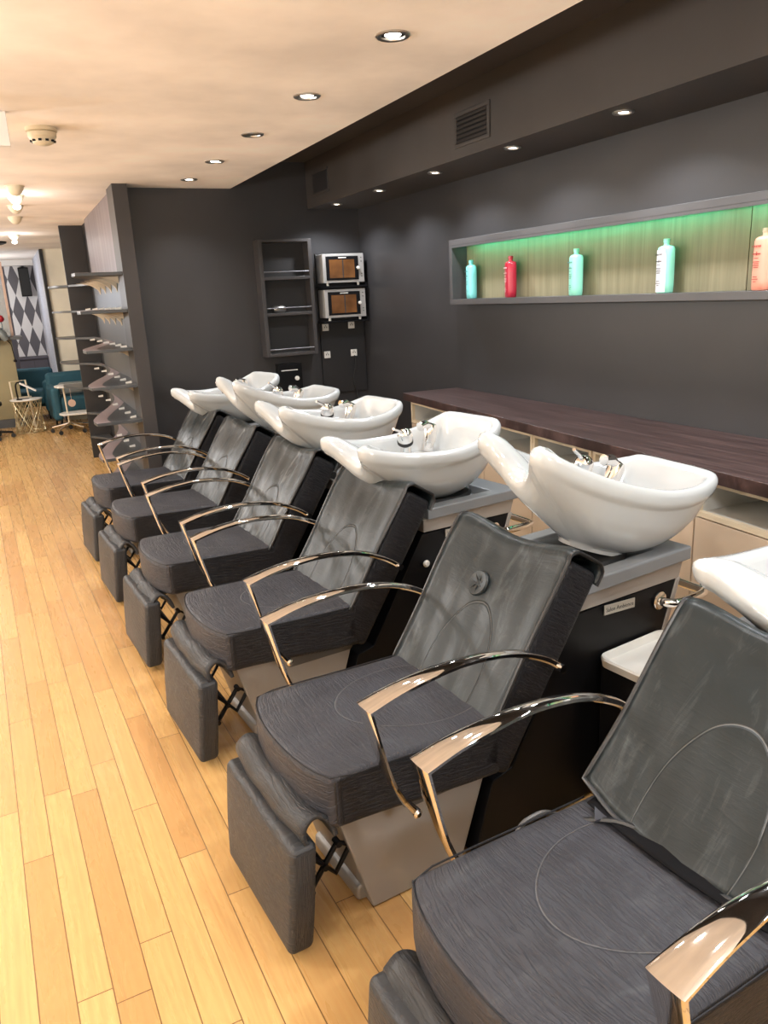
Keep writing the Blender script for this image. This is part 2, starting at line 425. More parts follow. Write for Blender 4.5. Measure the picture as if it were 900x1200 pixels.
t = thing('air_vent', 'rectangular slatted air grille on the dark bulkhead face', 'vent', (XB, 3.70, 2.405))
obj('vent_frame', MB().box((-.008, -.17, -.085), (0, .17, -.065)).box((-.008, -.17, .065), (0, .17, .085)).box((-.008, -.17, -.065), (0, -.145, .065)).box((-.008, .145, -.065), (0, .17, .065)), 'dark2', t, bevel=.003)
obj('vent_backing', MB().box((-.002, -.145, -.065), (0, .145, .065)), 'blk', t)
g = MB()
for k in range(6):
    z = -.055+k*.022
    g.prism([(-.012, z-.006), (-.010, z-.008), (-.002, z+.005), (-.004, z+.007)], -.145, .145)
obj('vent_slats', g, 'dark2', t)
t = thing('access_panel', 'small dark plate on the bulkhead near the far wall', 'panel', (XB, 5.85, 2.43))
obj('plate', MB().box((-.006, -.15, -.07), (0, .15, .07)), 'darkpanel', t, bevel=.003)
obj('plate_rim', MB().box((-.009, -.165, -.085), (-.001, .165, -.07)).box((-.009, -.165, .07), (-.001, .165, .085)), 'dark2', t)

t = thing('smoke_detector', 'round ivory smoke detector on the cream ceiling', 'smoke detector', (.303, 4.238, ZC))
obj('base_ring', MB().lathe([(.068, 0), (.070, -.006), (.070, -.016), (.064, -.018), (.001, -.018)], 32), 'plastic', t)
obj('sensor_body', MB().lathe([(.058, -.018), (.064, -.022), (.063, -.040), (.052, -.052), (.045, -.066), (.028, -.074), (.001, -.075)], 32), 'plastic', t)
g = MB()
for k in range(10):
    a = 2*math.pi*k/10; c = Vector((math.cos(a)*.0500, math.sin(a)*.0500, -.058)); 
    g.add([(c.x+dx, c.y+dy, c.z+dz) for dx in (-.007, .007) for dy in (-.007, .007) for dz in (-.004, .004)],
          [(0, 1, 3, 2), (4, 6, 7, 5), (0, 4, 5, 1), (2, 3, 7, 6), (0, 2, 6, 4), (1, 5, 7, 3)])
obj('sensor_slots', g, 'blk', t)

def dome_spot(loc, label, lit):
    t = thing('ceiling_spotlight', label, 'ceiling light', loc, 0, 'spotlights along the left of the ceiling')
    obj('mount_plate', MB().lathe([(.064, 0), (.064, -.006), (.001, -.007)], 24), 'plastic', t)
    obj('shade', xform(MB().lathe([(.058, -.006), (.054, -.022), (.040, -.044), (.022, -.060), (.001, -.064)], 24), Matrix.Rotation(R(0), 4, 'X')), 'plastic', t)
    if lit:
        obj('bulb', MB().lathe([(.001, -.064), (.014, -.064), (.026, -.072), (.028, -.084), (.018, -.096), (.001, -.100)], 16), 'glow2', t)
        l = lamp('spotlight_lamp', 'POINT', (-.02, -.08, -.14), 3.5, WARM, shadow_soft_size=.04); l.parent = t
    return t
M['glow2'] = mat('spot bulb glow', (1, 1, 1), .5, emit=(1, .88, .74), es=12)
for i, (y, lit) in enumerate([(6.15, 0), (6.62, 1), (7.25, 0), (8.1, 0), (9.9, 1)]):
    dome_spot((.215+.01*i, y, ZC), 'small ivory ceiling spotlight at upper left, ' + ['nearest and unlit', 'second nearest, glowing', 'third nearest, unlit', 'fourth nearest, unlit', 'farthest, glowing'][i], lit)
t = thing('hanging_board', 'edge of a white board hung below the ceiling at the left', 'board', (.0, 0, 0))
obj('board', MB().box((-.30, 3.92, 2.28), (.150, 3.96, ZC-.001)), 'white', t, bevel=.003)
obj('board_bracket', MB().box((-.20, 3.90, ZC-.03), (-.12, 3.98, ZC-.001)), 'plastic', t)

# ------------------------------------------------------------------ display niche box on the right wall
NY0, NY1, NX, NZ0, NZ1 = -1.0, 4.50, 2.645, 1.504, 1.900
t = thing('wall_display_shelf', 'long grey boxed display shelf with green strip light on the dark wall', 'wall shelf')
obj('bottom_board', MB().box((NX, NY0, NZ0), (XW-.001, NY1, NZ0+.034)), 'nfr', t, bevel=.002)
obj('top_board', MB().box((NX, NY0, NZ1-.034), (XW-.001, NY1, NZ1)), 'nfr', t, bevel=.002)
obj('end_board', MB().box((NX, NY1-.034, NZ0+.034), (XW-.001, NY1, NZ1-.034)), 'nfr', t, bevel=.002)
for a, b in ((-1.0, 2.305), (2.31, NY1-.034)):
    obj('back_board', MB().box((XW-.012, a, NZ0+.034), (XW-.001, b, NZ1-.034)), 'mdf', t)
obj('front_lip', MB().box((NX, NY0, NZ1-.048), (NX+.010, NY1-.034, NZ1-.034)), 'nfr', t)
obj('light_strip', MB().box((NX+.014, NY0+.05, NZ1-.041), (NX+.026, NY1-.06, NZ1-.035)), 'led', t)
for yy in (3.42, 1.4, -.3):
    l = lamp('strip_glow', 'AREA', (NX+.030, yy, NZ1-.0385), 2.0, (.05, 1, .60), rot=(0, R(-82), 0), shape='RECTANGLE', size=.008, size_y=1.95); l.parent = t

def bottle(y, label, body, cap, ink, front=None, h=.232, txt='KERASTASE', sub=''):
    t = thing('shampoo_bottle', label, 'bottle', (2.705, y, NZ0+.0345), R(-14), 'shampoo bottles on the display shelf')
    def section(z, a, b, k=24):
        return [(a*math.copysign(abs(math.cos(2*math.pi*i/k))**.75, math.cos(2*math.pi*i/k)), b*math.copysign(abs(math.sin(2*math.pi*i/k))**.75, math.sin(2*math.pi*i/k)), z) for i in range(k)]
    q_ = 1.12
    prof = [(0, .022, .036), (.004, .025, .040), (.15*h, .026, .0415), (.60*h, .026, .0415), (.80*h, .0255, .041), (.845*h, .023, .037), (.865*h, .018, .028), (.875*h, .0125, .0125)]
    mb = MB(); V = []
    for z, a, b in prof: V += section(z, a*q_, b*q_)
    F = [(i*24+k, i*24+(k+1) % 24, (i+1)*24+(k+1) % 24, (i+1)*24+k) for i in range(len(prof)-1) for k in range(24)]
    F += [tuple(range(24))[::-1], tuple((len(prof)-1)*24+k for k in range(24))]
    obj('bottle_body', MB().add(V, F), body, t, sharp=50)
    obj('cap', MB().lathe([(.0125, .870*h), (.0125, .93*h), (.0145, .935*h), (.0145, .995*h), (.0125, h), (.001, h)], 20), cap, t)
    if front: # paler front half label wrapping the body
        V = []; zs = lin(.02*h, .80*h, 12)
        for z in zs:
            for k in range(9):
                cut = .55-.9*max(0, (z/h-.45))**1.6
                a = math.pi*(1-(k/8)*.0) ; yy = lin(.0405, .0405-.081*max(.30, min(.93, cut+.46)), 9)[k]*q_
                xx = (-.0262*max(0, 1-(abs(yy/q_)/.0425)**2.7)**(1/2.7)-.0008)*q_
                V.append((xx, -yy if False else yy, z))
        F = [(i*9+k, (i+1)*9+k, (i+1)*9+k+1, i*9+k+1) for i in range(11) for k in range(8)]; F = [f[::-1] for f in F]
        obj('label_panel', MB().add(V, F), front, t)
    mt = Matrix(((0, 0, -1, -.0272), (-1, 0, 0, .0), (0, 1, 0, 0), (0, 0, 0, 1)))
    def at(z): m_ = mt.copy(); m_[2][3] = z; m_[1][3] = .010; m_[0][3] = -.0306; return m_
    text_mesh('brand_lettering', txt, .0105, ink, t, at(.70*h))
    g = MB().box((-.0309, -.016, .585*h), (-.0302, .032, .600*h)).box((-.0309, .006, .57*h), (-.0302, .009, .63*h)); obj('printed_mark', g, ink, t); g = MB()
    for k, (z, w) in enumerate([(.52, .018), (.46, .026), (.43, .022), (.40, .024), (.37, .020), (.22, .018), (.18, .026), (.14, .012)]):
        g.box((-.0306, .010-w*.8, z*h), (-.0302, .010+w*.6, (z+.010)*h))
    obj('small_print', g, ink, t)
    return t
M['bmint'] = mat('mint plastic', (.30, .78, .62), .35); M['bteal'] = mat('aqua plastic', (.22, .70, .72), .35)
M['bred'] = mat('crimson plastic', (.42, .015, .04), .3); M['bwhite'] = mat('pearl white plastic', (.72, .72, .78), .35)
M['bcoral'] = mat('coral plastic', (.90, .36, .26), .38); M['inkl'] = mat('pale ink', (.75, .55, .55), .5); M['inkg'] = mat('slate ink', (.10, .22, .22), .5)
M['inkr'] = mat('maroon ink', (.35, .02, .03), .5)
bottle(4.33, 'aqua bottle at the far left end of the display shelf', 'bteal', 'bteal', 'inkg')
bottle(3.90, 'crimson red bottle on the display shelf', 'bred', 'bred', 'inkl')
bottle(3.315, 'mint green bottle in the middle of the display shelf', 'bmint', 'bmint', 'inkg')
bottle(2.70, 'pearl white bottle with mint back and cap on the display shelf', 'bmint', 'bmint', 'ink', 'bwhite')
bottle(2.19, 'coral pink bottle cut off by the right edge of the photo', 'bcoral', 'fin', 'inkr')

# ------------------------------------------------------------------ worktop and cabinets along the right wall
A = Vector((2.36, 4.675)); Bp = Vector((2.155, 1.66)); dr = (Bp-A).normalized()
def cx(y, off=0): return A.x+(y-A.y)*(Bp.x-A.x)/(Bp.y-A.y)+off
tag(obj('worktop', MB().prism([(cx(4.675), 4.675), (cx(-.6), -.6), (XW-.002, -.6), (XW-.002, 4.64)], .893, .942, 'z'), 'wenge', bevel=.003),
    'long dark wenge worktop running along the right wall', 'worktop')
ys = [4.63, 4.12, 3.62, 3.12, 2.64, 2.01, 1.46, .91, .36]
pos = ['at the far end', 'second from the far end', 'third from the far end', 'behind the third basin from the camera', 'behind the second basin from the camera', 'right of the second basin', 'behind the nearest basin', 'beyond the right edge']
for i in range(8):
    y1, y0 = ys[i], ys[i+1]; xa = cx((y0+y1)/2, .02)
    t = thing('base_cabinet', 'cream cabinet with open cubby under the worktop, ' + pos[i], 'cabinet', (xa, y0, 0), -math.atan2(A.x-Bp.x, A.y-Bp.y), 'base cabinets under the worktop')
    w = y1-y0-.004; D = .37
    obj('carcass', MB().box((.02, 0, .08), (D, .016, .888)).box((.02, w-.016, .08), (D, w, .888)).box((D-.01, .016, .08), (D, w-.016, .888)).box((.02, .016, .742), (D-.01, w-.016, .760)).box((.02, .016, .872), (D-.01, w-.016, .888)).box((.02, .016, .08), (D-.01, w-.016, .096)), 'cubby', t)
    obj('edge_trim', MB().box((0, 0, .742), (.02, .018, .888)).box((0, w-.018, .742), (.02, w, .888)).box((0, .018, .870), (.02, w-.018, .888)).box((-.002, .018, .744), (.02, w-.018, .764)), 'edge', t)
    obj('door', MB().box((.0, .002, .10), (.019, w-.002, .738)), 'door', t, bevel=.002)
    obj('plinth', MB().box((.05, 0, 0), (.07, w, .08)), 'darkpanel', t)

# ------------------------------------------------------------------ reclining backwash chairs
T = Vector((.537, 0, .844)).normalized(); N_ = Vector((T.z, 0, -T.x))   # up the backrest, and rearwards
B0 = Vector((.478, 0, .478))
def set_recline(a):
    global T, N_
    T = Vector((math.sin(a), 0, math.cos(a))); N_ = Vector((T.z, 0, -T.x))
def backpt(s, y, n):   # s up the backrest, n rearwards from its front
    e = sm((s-.25)/.24)
    k = (y/.25)**2
    dip = e*(1-k)
    yy_ = abs(y)/.25
    s2 = s+e*.020*k-.016*dip-.020*yy_**8*sm((s-.36)/.12)
    n2 = n+.026*dip*(1-min(1, n/.16)) + .010*(1-k)*math.sin(math.pi*max(0, min(1, s/.48)))
    p = B0+T*s2+N_*n2
    return (p.x, y, p.z)
def make_chair(label, worn=False, button=False, gap=False, foot=0):
    set_recline(R(36.5 if gap else 32.47))
    fz = -.055 if gap or worn else -.016
    t = thing('backwash_chair', label, 'chair', group='reclining chairs in front of the basins')
    # seat cushion
    def dseat(x, y, z):
        k = 1-(y/.25)**2; f = 1-sm((x+.02)/.30)
        yn = abs(y)/.25; x2 = x-.042*(1-yn**2.2)*f+.014*yn**9*f
        top = sm((z-.40)/.10)
        z2 = z + top*(.010*k*math.sin(math.pi*max(0, min(1, (x+.02)/.50)))) - .030*sm((x+.02)/.55)*(1-top)*1.2 - .014*sm((x+.02)/.5)*top
        y2 = y*(1-.015*f)
        return (x2, y2, z2)
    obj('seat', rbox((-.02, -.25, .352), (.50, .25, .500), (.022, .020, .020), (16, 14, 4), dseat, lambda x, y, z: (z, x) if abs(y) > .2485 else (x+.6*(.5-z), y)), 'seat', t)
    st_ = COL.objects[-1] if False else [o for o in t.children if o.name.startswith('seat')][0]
    st_.data.materials.append(M['vside'])  # same vinyl as the top, its side shade put into this darker colour
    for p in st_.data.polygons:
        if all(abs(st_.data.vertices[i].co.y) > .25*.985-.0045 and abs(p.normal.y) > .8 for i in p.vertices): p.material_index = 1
    # welt around the seat top
    path = []
    for x, y in [(.46, -.25), (.3, -.25), (.15, -.25), (.03, -.25)]: path.append((x, y))
    for y in lin(-.235, .235, 13): path.append((-.016, y))
    for x, y in [(.03, .25), (.15, .25), (.3, .25), (.46, .25)]: path.append((x, y))
    pts = [Vector(dseat(x, y, .492)) + Vector((0, .0015 if y > 0 else -.0015, .003)) for x, y in path]
    obj('seat_piping', MB().tube(pts, .0022, 6), 'vside', t)
    g = MB()
    for sg in (-1, 1): g.tube([Vector(dseat(-.0165, sg*.2465, z))+Vector((-.001, sg*.001, 0)) for z in lin(.362, .488, 5)], .0016, 6)
    obj('corner_seams', g, 'pipe', t)
    # backrest body
    def dback(s, y, n): return backpt(s, y, n)
    mb = rbox((-.13, -.25, .0), (.478, .25, .128), (.024, .018, .024), (14, 12, 4), dback, lambda s, y, n: (s, n*1.3) if abs(y) > .2485 else (s+n, y))
    mb.f = [f[::-1] for f in mb.f]
    obj('backrest', mb, 'vside', t)
    # separate vinyl cover draped over the front and top
    L = .505
    s0 = .030 if gap else -.012
    us = lin(0, 1, 44); vv = lin(-1, 1, 21)
    def cov(u, v, off):
        a = s0+(L-s0+.20)*u         # arc length
        y = v*.253
        bow = .045*(1-v*v)*(1-u)**6 # lower edge sags in the middle
        if a < L-.02: s, n = a-bow, -.007
        elif a < L+.02:
            q = (a-L+.02)/.04*math.pi/2; s, n = L-.02+.020*math.sin(q)+.0, -.007+.020*(1-math.cos(q))
        else:
            d_ = a-L-.02; s, n = (L, .013+d_) if d_ < .100 else (L-.7*(d_-.100), .013+.100+.012*sm((d_-.100)/.02))
        wr = .0025*math.sin(v*9+u*5)*sm(u*2) + .002*math.sin(v*17-u*11)
        nn = n - off + (wr if a < L-.02 else 0); ss = s
        if a >= L: nn = n+(off if a > L+.120 else 0); ss = s+(off if a <= L+.120 else 0)
        if gap: nn -= .03*(1-u)**3
        return backpt(ss, y, nn)
    mb = MB().grid(lambda u, v: cov(u, v, 0.004), us, vv, uvf=lambda u, v: (u*(L+.20), v*.253))
    o = obj('backrest_cover', mb, 'cover_worn' if worn else 'cover', t)
    so = o.modifiers.new('solid', 'SOLIDIFY'); so.thickness = .008; so.offset = 0
    rim = [cov(u, -1, .006) for u in us[::-1]]+[cov(0, v, .006) for v in vv[1:-1]]+[cov(u, 1, .006) for u in us]
    obj('cover_piping', MB().tube(rim, .0056, 7), 'pipe', o)
    if button:
        p = Vector(backpt(.322, .045, -.0175)); mt = Matrix.Translation(p) @ N_.to_track_quat('Z', 'Y').to_matrix().to_4x4() @ Matrix.Scale(-1, 4, (0, 0, 1))
        obj('button', xform(MB().lathe([(.040, -.004), (.041, .002), (.037, .007), (.024, .006), (.010, .001), (.001, -.001)], 28), mt), 'cover', t)
        g = MB()
        for k in range(7):
            a = 2*math.pi*k/7; g.tube([mt @ Vector((math.cos(a)*r, math.sin(a)*r, .0055-.002*(r < .01))) for r in (.008, .020, .034)], .0012, 5)
        obj('button_pleats', g, 'pipe', t)
    if gap:
        g = MB().grid(lambda u, v: (B0.x-.062+.016*v*v+.085*u+.006*math.sin(v*14)*u, v*.215, B0.z+.023+.045*u*u+.004*math.sin(v*9+u*3)*u+.008*math.sin(u*9)*u), lin(0, 1, 10), lin(-1, 1, 30))
        o2 = obj('lining_flap', g, 'blk_shiny', t); q = o2.modifiers.new('s', 'SOLIDIFY'); q.thickness = .003
        obj('loose_strap', MB().tube(catmull([(.40, .19, .485), (.44, .12, .505), (.475, .02, .500), (.49, -.08, .510), (.49, -.19, .50)], 6), .006, 6), 'pipe', t)
        obj('torn_corner', MB().prism([(.40, .16), (.445, .205), (.452, .15)], .496, .502, 'z'), 'seat', t)
    # armrests
    top = [(.655, .612, .018, .018), (.60, .652, .021, .019), (.52, .690, .025, .019), (.43, .712, .030, .019), (.33, .722, .035, .018), (.23, .720, .050, .017), (.14, .709, .058, .016), (.058, .690, .066, .015)]
    leg = [(.072, .630, .062, .014), (.088, .565, .056, .014), (.110, .490, .047, .015), (.142, .420, .035, .016), (.180, .362, .022, .018)]
    up_ = catmull(top, 4)+catmull([top[-1]]+leg, 4)[1:]
    nc = 4*(len(top)-1)
    for sg in (1, -1):
        sec = []; V = []; F = []; K = 12
        for i, (x, z, w, th_) in enumerate(up_):
            a = Vector(up_[max(i-1, 0)][:2]); b = Vector((x, z)); c = Vector(up_[min(i+1, len(up_)-1)][:2])
            if i == 0: d = c-b
            elif i == len(up_)-1: d = b-a
            else: d = (b-a).normalized()+(c-b).normalized()
            d.normalize(); nrm = Vector((d.y, -d.x))     # outward (up on the top bar, forward on the leg)
            sc = 1
            if i == nc:
                d1 = (b-a).normalized(); sc = 1/max(.35, abs(Vector((d1.y, -d1.x)).dot(nrm)))
            h = th_/2*sc; e = .22*w
            ring = [(-w/2, -.30), (-w/2, .55), (-w/2+e*.35, .86), (-w*.2, 1.06), (0, 1.12), (w*.2, 1.06), (w/2-e*.35, .86), (w/2, .55), (w/2, -.30), (w/2-e, -.85), (0, -1), (-w/2+e, -.85)]
            for (yy, kk) in ring:
                p = b+nrm*(kk*h); V.append((p.x, sg*.300+yy, p.y))
        n = len(up_)
        for i in range(n-1):
            for k in range(K): F.append((i*K+k, (i+1)*K+k, (i+1)*K+(k+1) % K, i*K+(k+1) % K))
        F.append(tuple(range(K))); F.append(tuple((n-1)*K+k for k in range(K))[::-1])
        mb = MB().add(V, F)
        arm = obj('armrest', mb, 'chrome', t, sharp=32)
        s1 = -sg
        q = MB().tube([(.650, sg*.318, .615), (.650, sg*.300, .615), (.650, sg*.246, .615)], [.012, .012, .009], 14)
        obj('armrest_peg', q, 'chrome', arm); q = MB(); q.tube([(.180, sg*.318, .362), (.180, sg*.312, .362), (.180, sg*.30, .362), (.180, sg*.246, .362)], [.006, .012, .013, .008], 14)
        obj('armrest_peg', q, 'chrome', arm)
    # grey pedestal
    obj('pedestal', MB().prism([(.115, .004), (.405, .004), (.52, .345), (.02, .345)], -.17, .17), 'base', t, bevel=.006)
    obj('pedestal_toe', MB().prism([(.085, .010), (.15, .004), (.30, .004), (.30, .05), (.15, .09), (.085, .05)], -.135, .135), 'base', t, bevel=.01)
    obj('recess_plate', MB().prism([(.19+.06*math.cos(a)*1.0, .285+.022*math.sin(a)) if False else (.36+(.12 if math.cos(a) > 0 else -.12)+.022*math.cos(a), .292+.022*math.sin(a)) for a in lin(0, 2*math.pi, 25)[:-1]], -.175, -.1705), 'frame_dark', t, bevel=.002)
    # footrest
    fr = thing_part('footrest', t)
    FA = R(5.0)+foot
    def dfoot(x, y, z):
        k = 1-(y/.235)**2
        d = (.31-z); return (-.092 - (x)*1.0 - d*math.sin(FA)-.012*k*math.sin(math.pi*min(1, d/.30)) + x*2*0, y*(1-.05*sm((d-.16)/.16)), .335-d*math.cos(FA)+0)
    mb = rbox((-.035, -.235, .0), (.035, .235, .31), (.018, .02, .02), (4, 12, 10), dfoot, lambda x, y, z: (x, z) if abs(y) > .2335 else (z*.5, y*1.0))
    mb.f = [f[::-1] for f in mb.f]
    o = obj('footrest', mb, 'vfoot', t); COL.objects.unlink(fr) if fr else None
    pth = catmull([(-.068, .325), (-.082, .352+fz*.5), (-.080, .385+fz), (-.058, .405+fz), (-.034, .398+fz), (-.016, .372+fz), (-.010, .345+fz)], 5)
    g = MB().grid(lambda a, v: (pth[a][0]-.012*(1-v*v), v*.225, pth[a][1]+.006*math.sin(v*7+a*.2)), list(range(len(pth))), lin(-1, 1, 22), uvf=lambda a, v: (a*.006, v*.22))
    o = obj('footrest_flap', g, 'vfoot', t); q = o.modifiers.new('s', 'SOLIDIFY'); q.thickness = .012; q.offset = 1
    g = MB()
    for yy in (-.15, .15):
        g.tube([(-.055, yy, .13), (.03, yy, .24), (.09, yy, .20)], .008, 6).tube([(-.055, yy, .24), (.02, yy, .15), (.09, yy, .25)], .008, 6)
        for p in ((-.055, .13), (.03, .24), (-.055, .24), (-.012, .187)):
            g.tube([(p[0], yy-.014, p[1]), (p[0], yy+.014, p[1])], .009, 8)
    g.tube([(-.012, -.16, .187), (-.012, .16, .187)], .006, 8)
    obj('footrest_linkage', g, 'blk', t)
    return t
def thing_part(*a): return None
M['frame_dark'] = mat('dark grey metal', (.10, .10, .10), .45, .3)
M['blk_shiny'] = mat('black lining', (.004, .004, .005), .7, 0, .1)
CH = [(.575, .885, 5), (.518, 1.740, 5), (.510, 2.680, 5), (.468, 3.540, 4.5), (.447, 4.440, 4.5), (.420, 5.250, 4.5)]
who = ['black vinyl backwash chair nearest the camera, with a dark gap under its backrest cover',
       'black vinyl backwash chair with a tufted button on its backrest, second from the camera',
       'black vinyl backwash chair third from the camera, with large arched seam on its dusty backrest',
       'black vinyl backwash chair fourth from the camera with whitish worn backrest',
       'black vinyl backwash chair fifth from the camera, its scuffed footrest hanging over open linkage',
       'black vinyl backwash chair farthest from the camera beside the dark alcove wall']
protos = {'gap': make_chair(who[0], False, False, True), 'button': make_chair(who[1], False, True), 'plain': make_chair(who[2]), 'worn': make_chair(who[3], True)}
chairs = [protos['gap'], protos['button'], protos['plain'], protos['worn'], copy_tree(protos['worn']), copy_tree(protos['worn'])]
for c, (x, y, a), l in zip(chairs, CH, who):
    c.location = (x, y, 0); c.rotation_euler = (0, 0, R(a)); c['label'] = l

# ------------------------------------------------------------------ basin stands
# rim outline, one half: (u, v, h, inner inset)
HALF = [(-.300, 0, -.068), (-.306, .040, -.056), (-.330, .080, -.018), (-.362, .112, .020), (-.378, .146, .030), (-.352, .184, .022),
        (-.240, .212, -.004), (-.100, .236, -.020), (.050, .247, -.018), (.170, .240, .006), (.262, .215, .042), (.304, .176, .062), (.313, .100, .067), (.313, 0, .067)]
def make_bowl():
    pts = HALF + [(u, -v, h) for u, v, h in HALF[-2:0:-1]]
    rim = catmull(pts, 4, True); n = len(rim)
    V = []; K = None
    cxr, cyr = .03, 0
    acc = [0]
    for i in range(1, n+1): acc.append(acc[-1]+(Vector(rim[i % n][:2])-Vector(rim[i-1][:2])).length)
    for i, (u, v, h) in enumerate(rim):
        a = Vector(rim[i-1][:2]); b = Vector(rim[(i+1) % n][:2]); d = (b-a).normalized(); o = Vector((d.y, -d.x))
        if o.dot(Vector((u-cxr, v))) < 0: o = -o
        front = sm((-u-.12)/.22)
        ang = math.pi - 2*math.pi*acc[i]/acc[-1]
        base = Vector((.045+.115*math.cos(ang), .105*math.sin(ang)))
        P = Vector((u, v))
        ring = []
        def add(p, z): ring.append((p.x, p.y, z))
        nw = front*max(0, 1-(abs(v)/.150)**3); lip = .020 + .006*front + .046*nw; di = (o*(1-nw)+Vector((-1, 0))*nw).normalized()
        inn = P-di*lip*2
        # inside bottom up to the lip, then outside to the foot
        floor_ = Vector((.04+.12*math.cos(ang), .10*math.sin(ang)))
        add(Vector((.05, 0))+ (floor_-Vector((.05, 0)))*.25, -.202)
        add(Vector((.05, 0))+ (floor_-Vector((.05, 0)))*.75, -.198)
        for q in (.12, .35, .6, .82):
            w = inn.lerp(floor_, (1-q)**1.25 if q < .9 else 0); zz = -.188 + (h-.030-.020*nw+.188)*(q**1.7)
            add(w, min(zz, h-.03-.022*nw))
        add(inn, h-.022-.020*nw); add(P-di*lip*1.80, h-.008-.012*nw); add(P-di*lip*1.2, h+.0005-.002*nw); add(P-di*lip*.5, h+.004*nw); add(P-o*.002, h-.008); add(P+o*.002, h-.020); add(P, h-.040)
        add(P-o*.004, h-.054); add(P-o*.012, h-.060); add(P-o*.015, h-.068)
        Q = P-o*.016; z0 = h-.074
        for q in (.2, .4, .6, .8, .93, 1.0):
            bul = .010*math.sin(math.pi*q)*(1-front)
            fl = 1-front; w = Q.lerp(base, q*(1-.55*fl)+.55*fl*(1-math.cos(q*math.pi/2))); dd = (w-Vector((cxr+.01, 0))); dd = dd.normalized() if dd.length > 1e-6 else o
            add(w+dd*bul, z0+(-.250-z0)*(q*(1-.55*fl)+.55*fl*math.sin(q*math.pi/2)))
        add(base*1.0, -.262); add(Vector((.05, 0)).lerp(base, .5), -.262)
        K = len(ring); V += ring
    F = []
    for i in range(n):
        for k in range(K-1):
            j = (i+1) % n; F.append((i*K+k, i*K+k+1, j*K+k+1, j*K+k))
    F.append(tuple(i*K for i in range(n))); F.append(tuple(i*K+K-1 for i in range(n))[::-1])
    return MB().add(V, F)
def make_stand(label):
    t = thing('basin_stand', label, 'hair washing basin', group='basin stands behind the chairs')
    # black body on a warm metal frame, side panels recessed
    prof = [(.445, .015), (1.088, .015), (1.318, .66), (.845, .66), (.59, .25), (.515, .235)]
    obj('stand_body', MB().prism(prof, -.198, .198), 'blk', t, bevel=.004)
    obj('stand_frame', MB().prism([(.850, .668), (1.318, .6605), (1.338, .722), (.850, .722)], -.203, .203), 'frame', t, bevel=.003)
    obj('stand_frame', MB().prism([(1.080, .015), (1.098, .015), (1.328, .6605), (1.308, .6605)], -.203, .203), 'frame', t, bevel=.003)
    # grey tray top with a dark well under the bowl
    g = MB(); o0, o1, i0, i1 = (.862, -.222), (1.350, .222), (.885, -.165), (1.235, .165)
    vs = []
    for z, (a, b) in ((.722, (o0, o1)), (.765, (o0, o1)), (.770, ((o0[0]+.012, o0[1]+.012), (o1[0]-.012, o1[1]-.012))), (.768, (i0, i1)), (.735, ((i0[0]+.02, i0[1]+.02), (i1[0]-.02, i1[1]-.02)))):
        vs += [(a[0], a[1], z), (b[0], a[1], z), (b[0], b[1], z), (a[0], b[1], z)]
    fs = [(0, 3, 2, 1)]
    for k in range(4):
        for i in range(4): fs.append((k*4+i, k*4+(i+1) % 4, (k+1)*4+(i+1) % 4, (k+1)*4+i))
    fs.append((16, 17, 18, 19))
    obj('tray_top', MB().add(vs, fs), 'tray', t, bevel=.005)
    obj('rubber_seal', MB().lathe([(.150, .0), (.155, .012), (.148, .024), (.132, .026), (.001, .026)], 36, (1.060, 0, .742), 1.10, .95), 'rubber', t)
    # name plate
    mt = Matrix(((1, 0, 0, 1.028), (0, 0, -1, -.2062), (-.07, 1, 0, .6385), (0, 0, 0, 1)))
    pl = obj('name_plate', MB().prism([(.958, .628), (1.098, .618), (1.098, .650), (.958, .660)], -.2065, -.2035), 'tagm', t, bevel=.001)
    text_mesh('plate_lettering', 'Salon Ambience', .0195, 'ink', pl, Matrix.Translation((0, -.0004, 0)) @ Matrix(((1, 0, 0, 1.028), (0, 0, -1, -.2062), (-.07, 1, 0, .6325), (0, 0, 0, 1))))
    # chrome push handle wrapping round the back
    hpts = [(1.222, -.206, .606), (1.222, -.225, .606), (1.235, -.246, .606), (1.262, -.256, .606), (1.35, -.258, .606), (1.385, -.250, .606), (1.40, -.225, .606), (1.403, 0, .606), (1.40, .225, .606), (1.385, .250, .606), (1.35, .258, .606), (1.262, .256, .606), (1.235, .246, .606), (1.222, .225, .606), (1.222, .206, .606)]
    h = obj('push_handle', MB().tube(catmull(hpts, 3), .0150, 12), 'chrome', t)
    for sg in (-1, 1):
        obj('handle_flange', MB().lathe([(.001, 0), (.030, 0), (.030, .004), (.022, .008), (.001, .008)] if sg > 0 else [(.001, 0), (.030, 0), (.030, -.004), (.022, -.008), (.001, -.008)], 24, (1.222, sg*.204, .606), axis='y'), 'chrome', h)
    # white side tray on a black box
    st = obj('side_box', MB().prism([(.95, .02), (1.21, .02), (1.21, .47), (.95, .47)], -.365, -.206), 'blk', t, bevel=.004)
    V = []; 
    def rr(x0, x1, y0, y1, r, z):
        out = []
        for cx_, cy_, a0 in ((x1-r, y1-r, 0), (x0+r, y1-r, 90), (x0+r, y0+r, 180), (x1-r, y0+r, 270)):
            for k in range(6): a = R(a0+k*18); out.append((cx_+r*math.cos(a), cy_+r*math.sin(a), z))
        return out
    rings = [rr(.935, 1.23, -.380, -.208, .03, .472), rr(.925, 1.24, -.392, -.207, .035, .500), rr(.929, 1.236, -.388, -.2085, .033, .506), rr(.940, 1.225, -.377, -.214, .03, .504), rr(.948, 1.217, -.370, -.220, .025, .482)]
    for r_ in rings: V += r_
    F = [tuple(range(24))[::-1]]+[(i*24+k, i*24+(k+1) % 24, (i+1)*24+(k+1) % 24, (i+1)*24+k) for i in range(4) for k in range(24)]+[tuple(96+k for k in range(24))]
    obj('side_tray', MB().add(V, F), 'wplastic', t, sharp=50)
    return t
